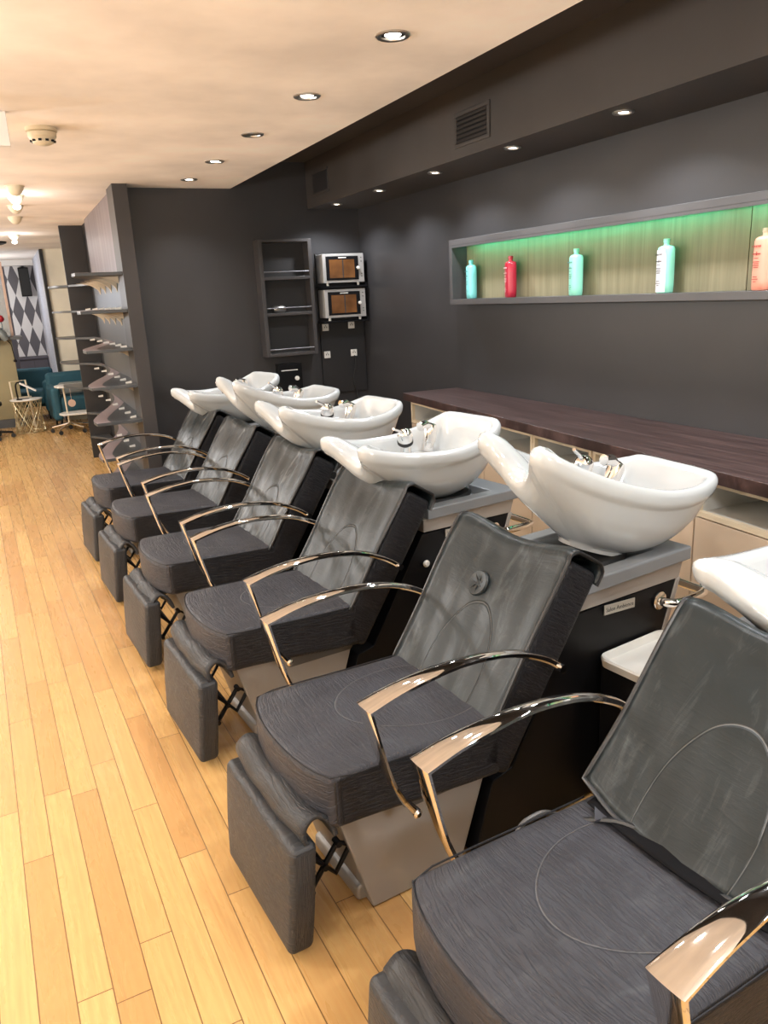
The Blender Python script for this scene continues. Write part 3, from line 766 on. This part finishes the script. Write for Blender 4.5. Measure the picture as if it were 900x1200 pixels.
def make_basin(parent_t, pose, cpos, rz):
    """tilting ceramic bowl: pose in world, converted to the stand's own frame"""
    x, y, z, yaw, tilt = pose
    c, s = math.cos(rz), math.sin(rz); dx, dy = x-cpos[0], y-cpos[1]
    holder = obj('bowl', bowl_mb, 'ceramic', parent_t, sharp=60)
    if make_basin.me: old = holder.data; holder.data = make_basin.me; bpy.data.meshes.remove(old)
    else: make_basin.me = holder.data
    holder.location = (dx*c+dy*s, -dx*s+dy*c, z); holder.rotation_euler = (0, tilt, yaw-rz)
    fix = [('tap_deck', 'ceramic'), ('mixer_tap', 'chrome'), ('hand_shower', 'chrome'), ('tap_collar', 'rubber')]
    for nm, m in fix:
        if nm not in make_basin.fx: make_basin.fx[nm] = obj(nm, fix_mb[nm], m, holder, bevel=.006 if nm == 'tap_deck' else 0)
        else:
            q = make_basin.fx[nm].copy(); COL.objects.link(q); q.parent = holder
make_basin.me = None; make_basin.fx = {}
bowl_mb = make_bowl()
fix_mb = {}
fix_mb['tap_deck'] = MB().prism([(-.04, .218), (.20, .222), (.235, .150), (.22, .105), (.05, .095), (-.03, .118), (-.06, .17)], -.18, -.100, 'z')
ax = Vector((-.35, -.45, 1)).normalized()
g = MB()
K = 1.4; p0 = Vector((.045, .150, -.100))
g.tube([p0, p0+Vector((0, 0, .018))*K, p0+Vector((-.004, -.004, .036))*K], [.019*K, .018*K, .016*K], 18)
c1 = p0+Vector((-.008, -.010, .036))*K; g.tube([c1, c1+ax*.012*K, c1+ax*.03*K, c1+ax*.046*K, c1+ax*.054*K, c1+ax*.057*K], [q*K for q in (.021, .024, .024, .021, .013, .003)], 20)
g.tube([c1+ax*.040*K, c1+(ax*.052+Vector((-.03, -.01, .006)))*K, c1+(ax*.056+Vector((-.055, -.02, .012)))*K], [.008, .007, .006], 10)
fix_mb['mixer_tap'] = g
fix_mb['tap_collar'] = MB().tube([c1+ax*.003*K, c1+ax*.006*K, c1+ax*.014*K, c1+ax*.018*K], [.022*K, .0252*K, .0255*K, .024*K], 20)
g = MB(); p1 = Vector((.165, .150, -.100)); a2 = Vector((.12, -.10, 1)).normalized()*K
g.tube([p1, p1+a2*.004, p1+a2*.03, p1+a2*.032, p1+a2*.075, p1+a2*.088, p1+a2*.092], [q*K for q in (.014, .017, .018, .021, .022, .017, .004)], 20)
c3 = p1+a2*.078; g.tube([c3, c3+Vector((-.028, -.006, .012))*K, c3+Vector((-.052, -.010, .008))*K], [.017, .020, .020], 16)
fix_mb['hand_shower'] = g
BP = [(1.700, 1.000, .978, R(-10), R(-6)), (1.648, 1.871, 1.030, R(-2.5), R(16.8)), (1.488, 2.829, 1.008, R(8), R(1)), (1.469, 3.701, 1.030, R(6.4), R(7)), (1.489, 4.598, 1.045, R(5.2), R(13)), (1.369, 5.414, 1.012, R(12), R(-1.5))]
lab = ['white basin stand nearest the camera, mostly outside the right edge', 'white basin with raised front horns on a stand with name plate, second from camera',
       'white basin third from the camera, its tap and hand shower in full view', 'white basin fourth from the camera beside the end of the worktop', 'white basin fifth from the camera, its front tilted high', 'white basin farthest from the camera by the alcove wall']
s0_ = make_stand(lab[0])
stands = [s0_]+[copy_tree(s0_) for _ in range(5)]
obj('side_knob', MB().lathe([(.001, 0), (.014, 0), (.015, -.006), (.010, -.012), (.001, -.013)], 16, (.855, -.2035, .537), axis='y'), 'wplastic', stands[2])
for s_, (x, y, a), l, bp in zip(stands, CH, lab, BP):
    rz = R(8); s_.location = (x, y, 0); s_.rotation_euler = (0, 0, rz); s_['label'] = l
    make_basin(s_, bp, (x, y), rz)

# ------------------------------------------------------------------ slate shelving unit with curved shelves
t = thing('shelving_unit', 'tall slate grey shelving unit with wavy curved shelves', 'shelves', (0, 0, 0))
M['unit_post'] = wallmat('brown grey paint', (.040, .036, .036), .45)
M['unit_dark'] = wallmat('charcoal paint', (.022, .020, .020), .5)
obj('end_post', MB().box((.822, 5.965, 0), (.925, YF+.10, ZC-.001)), 'unit_post', t, bevel=.002)
obj('upper_back_panel', MB().box((.855, YF+.10, 1.84), (.900, 8.35, ZC-.001)), 'brush', t)
obj('back_panel', MB().box((.855, YF+.10, 0), (.900, 8.35, 1.84)), 'unit', t)
obj('back_panel', MB().box((.885, 8.35, 0), (.93, 9.70, ZC-.001)), 'unit_dark', t)
obj('partition', MB().box((.658, 8.93, 0), (.885, 8.97, ZC-.001)), 'unit_dark', t, bevel=.002)
M['pinkedge'] = mat('satin mauve band', (.30, .24, .25), .35)
def shelf(z, y0=5.985, y1=8.93):
    e = catmull([(.50, y0), (.495, 6.2), (.585, 6.58), (.71, 7.02), (.80, 7.45), (.842, 7.9), (.846, 8.3), (.80, 8.65), (.662, 8.93)], 5)
    if z > 1.5: e = [(x if y > 6.6 else x, y) for x, y in e]
    s_ = obj('shelf', MB().prism(e+[(.86, 8.93), (.86, YF+.0), (.822, YF), (.822, y0)], z-.022, z, 'z'), 'unit', t, bevel=.002)
    b = [(x+.0, y) for x, y in e if y < 8.6]; inner = [(min(.85, x+.10), y) for x, y in b[::-1]]
    obj('shelf_band', MB().prism(b+inner, z, z+.0008, 'z'), 'pinkedge', s_)
    return s_
zs = [1.835, 1.575, 1.30, 1.035, .775, .505, .245]
for i, z in enumerate(zs):
    shelf(z)
    fy = [6.25, 6.62, 7.0, 7.4, 7.8] if z > 1.5 else [6.25]
    for y in fy:
        prof = [(.853, z-.023), (.853-.20, z-.023)]+[(.853-.20+.20*math.sin(R(a)), z-.023-.105*(1-math.cos(R(a)))) for a in (15, 30, 45, 60, 75, 90)]
        obj('shelf_bracket', MB().prism(prof, y, y+.05), 'fin', t)
    if z > 1.7 or z < .4: continue
    for k, (x, y) in enumerate([(.775, 6.10), (.772, 6.38), (.765, 6.68), (.755, 7.02), (.742, 7.40), (.72, 7.8)][:6 if z > .6 else 4]):
        obj('label_clip', MB().prism([(x-.020, z+.001), (x+.022, z+.001), (x+.022, z+.018), (x-.020, z+.012)], y, y+.02), 'wplastic', t)
# second bay beyond the partition
for i, z in enumerate(zs[:5]):
    e = catmull([(.658, 8.975), (.58, 9.05), (.51, 9.2), (.49, 9.35), (.50, 9.5)], 4)
    obj('far_shelf', MB().prism(e+[(.884, 9.55), (.884, 8.975)], z-.02, z, 'z'), 'unit', t)
    prof = [(.88, z-.021), (.62, z-.021)]+[(.62+.20*math.sin(R(a)), z-.021-.085*(1-math.cos(R(a)))) for a in (20, 45, 70, 90)]
    obj('shelf_bracket', MB().prism(prof, 9.3, 9.34), 'fin', t)

# ------------------------------------------------------------------ storage rack and ovens on the alcove wall
t = thing('wall_rack', 'tall grey open wall rack with front rails left of the ovens', 'wall rack', (1.853, YF, 1.146))
w, h, d = .437, .894, .13
obj('rack_frame', MB().box((0, -d, 0), (.030, -.001, h)).box((w-.030, -d, 0), (w, -.001, h)).box((.03, -d, h-.022), (w-.03, -.001, h)).box((.03, -d, 0), (w-.03, -.001, .024)), 'unit_post', t, bevel=.002)
obj('rack_back', MB().box((.03, -.012, .024), (w-.03, -.001, h-.022)), 'darkpanel', t)
for z in (.602, .328):
    obj('rack_shelf', MB().box((.03, -d+.004, z-.012), (w-.03, -.012, z+.012)), 'unit_post', t, bevel=.002)
for z in (.650, .376, .055):
    obj('rail', MB().tube([(.03, -d+.012, z), (w-.03, -d+.012, z)], .0055, 8), 'rail', t)
tag(obj('spray_can', xform(MB().lathe([(.001, 0), (.026, 0), (.028, .004), (.028, .085), (.022, .095), (.020, .100), (.001, .102)], 20, axis='x'), Matrix.Translation((1.955, YF-.065, 1.486+.0282))), 'steel'), 'silver cylinder can lying on the middle shelf of the wall rack', 'can')
def oven(z, label):
    t = thing('towel_warmer', label, 'towel warmer', (2.365, YF-.157, z), 0, 'towel warmers stacked on the alcove wall')
    W_, H_ = .360, .235
    obj('casing', MB().box((0, .012, .012), (W_, .150, H_)), 'silver', t, bevel=.006)
    obj('front_frame', MB().box((0, 0, .012), (.028, .012, H_)).box((W_-.050, 0, .012), (W_, .012, H_)).box((.028, 0, H_-.020), (W_-.05, .012, H_)).box((.028, 0, .012), (W_-.05, .012, .032)), 'silver', t, bevel=.002)
    dr_ = obj('door', MB().box((.028, -.004, .032), (W_-.05, .012, H_-.020)), 'blk', t, bevel=.002)
    obj('door_window', MB().box((.055, -.006, .048), (W_-.085, -.0042, H_-.045)), 'amber', dr_)
    obj('window_bar', MB().box((.168, -.0075, .048), (.176, -.006, H_-.045)), 'ink', dr_)
    obj('door_lettering', MB().box((.135, -.0052, H_-.034), (.205, -.0042, H_-.028)), 'wplastic', dr_)
    obj('knob', MB().lathe([(.001, 0), (.013, 0), (.013, -.014), (.010, -.020), (.001, -.021)], 20, (W_-.055, 0, H_*.52), axis='y'), 'wplastic', t)
    g = MB()
    for zz in (.20, .17, .075, .055): g.box((W_-.028, -.002, zz), (W_-.018, 0, zz+.006))
    obj('control_marks', g, 'ink', t)
    for x in (.045, W_-.045):
        obj('foot', MB().lathe([(.008, -.012), (.011, -.010), (.011, .012), (.001, .013)], 12, (x, .03, .0)), 'wplastic', t)
        
    return t
ov1 = oven(1.684, 'upper silver towel warmer with amber window on the alcove wall')
ov2 = oven(1.410, 'lower silver towel warmer with amber window on the alcove wall')
t = thing('oven_bracket', 'black wall bracket shelf carrying the upper towel warmer', 'bracket', (2.345, YF, 1.6575))
obj('bracket_plate', MB().box((-.005, -.165, .0), (.40, -.021, .014)), 'blk', t)
obj('bracket_arm', MB().box((.385, -.165, .014), (.40, -.021, .03)), 'blk', t)
t = thing('oven_bracket', 'black wall bracket shelf carrying the lower towel warmer', 'bracket', (2.345, YF, 1.384))
obj('bracket_plate', MB().box((-.005, -.165, .0), (.40, -.021, .014)), 'blk', t)
obj('bracket_arm', MB().box((.385, -.165, .014), (.40, -.021, .03)), 'blk', t)
def socket(x, z, label, face):
    t = thing('wall_socket', label, 'socket', (x, YF-.0205 if face else YF-.001, z), 0, 'wall sockets on the alcove wall')
    obj('socket_plate', MB().box((-.028, -.010, -.028), (.028, 0, .028)), 'wplastic', t, bevel=.003)
    obj('socket_holes', MB().box((-.012, -.012, -.004), (-.006, -.0098, .008)).box((.006, -.012, -.004), (.012, -.0098, .008)).box((-.003, -.012, .010), (.003, -.0098, .018)), 'ink', t)
    return t
socket(2.405, 1.122, 'small ivory wall socket beside the bottom of the wall rack', 1); socket(2.650, 1.122, 'small ivory wall socket below the towel warmers on the right', 1)
socket(2.640, 1.352, 'ivory wall socket just under the lower towel warmer', 1); socket(2.405, 1.345, 'ivory wall socket behind the left corner of the lower towel warmer', 1)
tag(obj('power_cable', MB().tube(catmull([(2.65, YF-.035, 1.10), (2.655, YF-.045, 1.02), (2.63, YF-.035, .90), (2.66, YF-.04, .75), (2.64, YF-.035, .5), (2.66, YF-.03, .3)], 6), .005, 7), 'rubber'), 'black cable hanging down the alcove wall from a socket', 'cable')
t = thing('amplifier_box', 'black electrical box with a thin pale bar under the wall rack', 'electrical box', (1.95, YF, .86))
obj('box_body', MB().box((0, -.09, 0), (.20, -.001, .22)), 'blk', t, bevel=.004)
obj('light_bar', MB().box((.02, -.094, .165), (.16, -.0895, .172)), 'wplastic', t)
obj('box_dial', MB().lathe([(.001, 0), (.018, 0), (.018, -.012), (.001, -.014)], 16, (.15, -.09, .10), axis='y'), 'wplastic', t)

# ------------------------------------------------------------------ far left salon corner
t = thing('styling_counter', 'khaki panelled counter with dark plinth at the far left', 'counter', (0, 0, 0))
obj('counter_body', MB().box((-1.6, 12.2, .12), (.06, 12.7, 1.22)), 'khaki', t, bevel=.004)
obj('counter_plinth', MB().box((-1.6, 12.18, 0), (.055, 12.7, .12)), 'unit', t)
obj('counter_shelf', MB().box((-1.6, 12.0, 1.22), (.20, 12.7, 1.26)), 'unit', t, bevel=.003)
t = thing('styling_mirror', 'tall mirror in a pinkish wooden frame above the khaki counter', 'mirror', (0, 0, 0))
obj('mirror_frame', MB().box((.065, 12.25, 1.265), (.10, 12.32, 2.26)).box((-1.2, 12.25, 2.2), (.065, 12.32, 2.26)).box((-1.2, 12.25, 1.265), (-1.16, 12.32, 2.2)), 'pink', t, bevel=.003)
obj('mirror_glass', MB().box((-1.16, 12.28, 1.265), (.065, 12.30, 2.2)), 'mirror', t)
t = thing('hair_dryer', 'grey hair dryer with black cord hooked on the far left shelf', 'hair dryer', (-.06, 11.95, 1.22))
obj('dryer_body', MB().tube([(-.02, 0, .14), (0, 0, .11), (.03, 0, .06), (.05, 0, .02), (.06, 0, 0)], [.035, .05, .052, .04, .036], 18), 'gcush', t)
obj('dryer_handle', MB().tube([(.0, 0, .08), (-.05, 0, .0), (-.08, 0, -.06)], [.02, .018, .015], 12), 'blk', t)
obj('dryer_cord', MB().tube(catmull([(.04, 0, .02), (.10, 0, -.05), (.11, 0, -.14), (.12, 0, -.26)], 5), .006, 6), 'blk', t)
obj('dryer_plug', MB().lathe([(.001, -.30), (.020, -.295), (.024, -.28), (.016, -.262), (.001, -.26)], 12, (.12, 0, 0)), 'blk', t)
t = thing('red_rose', 'dark red rose on the shelf before the mirror at the far left', 'flower', (-.03, 12.1, 1.262))
obj('vase', MB().lathe([(.02, 0), (.028, .01), (.03, .06), (.014, .09), (.016, .10), (.001, .10)], 16), 'wplastic', t)
obj('bloom', MB().lathe([(.008, .20), (.030, .21), (.046, .235), (.044, .262), (.030, .272), (.034, .285), (.016, .292), (.001, .28)], 14), 'red', t)
obj('stem', MB().tube([(0, 0, .09), (.004, 0, .15), (0, 0, .205)], .004, 6), 'teal', t)
t = thing('ceiling_rosette', 'dark oval ceiling speaker at the far upper left', 'ceiling fitting', (0.02, 10.9, ZC))
obj('rosette_ring', MB().lathe([(.17, 0), (.165, -.02), (.12, -.035), (.10, -.025), (.001, -.022)], 32), 'darkpanel', t)
obj('rosette_grille', MB().lathe([(.098, -.026), (.09, -.034), (.001, -.036)], 24), 'ink', t)
t = thing('wall_speaker', 'black oblong box on the harlequin wall', 'speaker', (.43, 14.965, 1.83))
obj('speaker_case', MB().box((-.075, -.14, 0), (.085, 0, .47)), 'blk', t, bevel=.006)
obj('speaker_grille', MB().box((-.065, -.146, .02), (.075, -.1405, .45)), 'rubber', t)
t = thing('low_cabinet', 'mauve grey low cabinet under the harlequin wall', 'cabinet', (.14, 14.60, 0))
obj('cabinet_body', MB().box((0, 0, 0), (.45, .30, .80)), 'lilac', t, bevel=.004)
obj('cabinet_top', MB().box((-.01, -.02, .80), (.455, .30, .83)), 'lilac', t)
obj('door_seam', MB().box((.222, -.002, .03), (.226, 0, .78)), 'ink', t)

def armchair(x, y, rz, label):
    t = thing('armchair', label, 'armchair', (x, y, 0), rz, 'teal armchairs at the far left')
    obj('armchair_seat', rbox((-.30, -.28, .22), (.30, .28, .44), .05, (6, 6, 3)), 'teal', t)
    obj('armchair_back', rbox((-.38, .22, .14), (.38, .36, .74), .06, (6, 3, 6)), 'teal', t)
    for sx in (-1, 1): obj('armchair_arm', rbox((min(sx*.28, sx*.40), -.30, .12), (max(sx*.28, sx*.40), .26, .58), .05, (3, 6, 5)), 'teal', t)
    for sx in (-1, 1):
        for yy in (-.24, .28): obj('armchair_leg', MB().tube([(sx*.32, yy, 0), (sx*.31, yy, .14)], [.013, .018], 10), 'blk', t)
    return t
armchair(.80, 11.72, R(4), 'teal velvet armchair partly hidden behind the shelving unit')
armchair(.14, 13.0, R(-10), 'teal velvet armchair behind the wire side table, low at far left')
tag(obj('cushion', rbox((-.17, -.05, -.10), (.17, .05, .10), .045, (6, 2, 5), lambda x, y, z: (x+.70+.05*z, 11.56+y, .545+z*.8)), 'gcush'), 'shiny grey cushion on the teal armchair', 'cushion')
# gold wire side table
t = thing('side_table', 'pale gold wire drum side table at the far left', 'table', (.105, 11.55, 0))
obj('table_top', MB().lathe([(.200, .435), (.205, .44), (.205, .447), (.001, .448)], 36), 'wplastic', t)
g = MB()
for k in range(18):
    a0 = 2*math.pi*k/18
    for sg in (-1, 1):
        g.tube([(.19*(1-.10*math.sin(math.pi*q))*math.cos(a0+sg*q*1.3), .19*(1-.10*math.sin(math.pi*q))*math.sin(a0+sg*q*1.3), .005+.43*q) for q in lin(0, 1, 9)], .0038, 5)
for z in (.006, .432): g.tube([(.19*math.cos(a), .19*math.sin(a), z) for a in lin(0, 2*math.pi, 33)[:-1]], .005, 6, closed=True)
obj('wire_drum', g, 'gold', t)
t = thing('tablet_stand', 'black desk lamp shaped stand with a white slanting screen on the wire table', 'stand', (.06, 11.50, .448))
obj('stand_foot', MB().box((-.07, -.05, 0), (.09, .05, .012)), 'blk', t, bevel=.003)
obj('stand_arm', MB().tube(catmull([(-.05, 0, .01), (-.055, 0, .12), (-.05, 0, .20), (-.02, 0, .23), (.03, 0, .21)], 5), .010, 8), 'blk', t)
obj('screen', MB().prism([(-.01, .215), (.005, .232), (.19, .115), (.18, .098)], -.07, .07), 'white', t, bevel=.002)
tag(obj('magazine', MB().prism([(.06, 11.38), (.19, 11.40), (.18, 11.44), (.06, 11.43)], .4485, .458, 'z'), 'white'), 'white magazine lying on the wire side table', 'magazine')
t = thing('cream_frame_chair', 'pale frame chair by the khaki counter behind the wire table', 'chair', (.07, 11.95, 0))
obj('chair_frame', MB().tube([(-.11, 0, 0), (-.13, 0, .66), (.07, 0, .67), (.11, 0, 0)], .012, 8).tube([(-.11, .2, 0), (-.12, .2, .42)], .012, 8).tube([(.10, .2, 0), (.10, .2, .42)], .012, 8), 'edge', t)
obj('chair_seat', MB().box((-.13, -.01, .40), (.12, .22, .425)), 'edge', t, bevel=.004)
# rolling tray trolley with chrome star base
t = thing('tool_trolley', 'white two-tray salon trolley on a chrome star base with castors', 'trolley', (.64, 11.1, 0))
obj('post', MB().tube([(-.06, 0, .10), (-.07, 0, .60)], .012, 10), 'edge', t)
for z, xo in ((.60, .06), (.235, .07)):
    obj('tray', MB().prism([(-.20+xo, -.14), (.20+xo, -.17), (.24+xo, .0), (.20+xo, .17), (-.18+xo, .12), (-.24+xo, 0)], z, z+.028, 'z'), 'wplastic', t, bevel=.006)
for k in range(5):
    a = 2*math.pi*k/5+.3; x, y = .25*math.cos(a)-.04, .25*math.sin(a)
    lg = obj('base_leg', MB().tube([(-.05, 0, .12), (x, y, .075)], [.02, .013], 8), 'chrome', t)
    obj('castor', MB().lathe([(.001, -.012), (.026, -.012), (.028, 0), (.026, .012), (.001, .012)], 14, (x, y, .028), axis='y').tube([(x, y, .03), (x, y, .08)], .006, 6), 'rubber', lg)
obj('hanging_disc', MB().lathe([(.001, -.006), (.048, -.006), (.048, .006), (.001, .006)], 18, (.0, -.16, .40), axis='y').tube([(0, -.16, .44), (0, -.16, .60)], .003, 5), 'pink', t)
t = thing('office_stool', 'black star base of a rolling stool at the far left edge', 'stool', (-.36, 11.20, 0))
for k in range(5):
    a = 2*math.pi*k/5; x, y = .24*math.cos(a), .24*math.sin(a)
    lg = obj('stool_leg', MB().tube([(0, 0, .10), (x, y, .07)], [.022, .014], 8), 'blk', t)
    obj('castor', MB().lathe([(.001, -.012), (.026, -.012), (.028, 0), (.026, .012), (.001, .012)], 14, (x, y, .028), axis='y').tube([(x, y, .03), (x, y, .075)], .006, 6), 'rubber', lg)
obj('stool_post', MB().tube([(0, 0, .09), (0, 0, .42)], .02, 10), 'blk', t)
obj('stool_seat', MB().lathe([(.15, .42), (.17, .43), (.17, .47), (.15, .485), (.001, .49)], 24), 'blk', t)
# hose lying between the two nearest chairs
tag(obj('hose', MB().tube(catmull([(.83, 1.225, .33), (.865, 1.22, .420), (.904, 1.22, .438), (.94, 1.22, .436), (.99, 1.22, .408), (1.02, 1.22, .404), (1.05, 1.225, .34)], 6), .006, 8), 'frame_dark'), 'thin dark hose looping behind the nearest chair seat', 'hose')
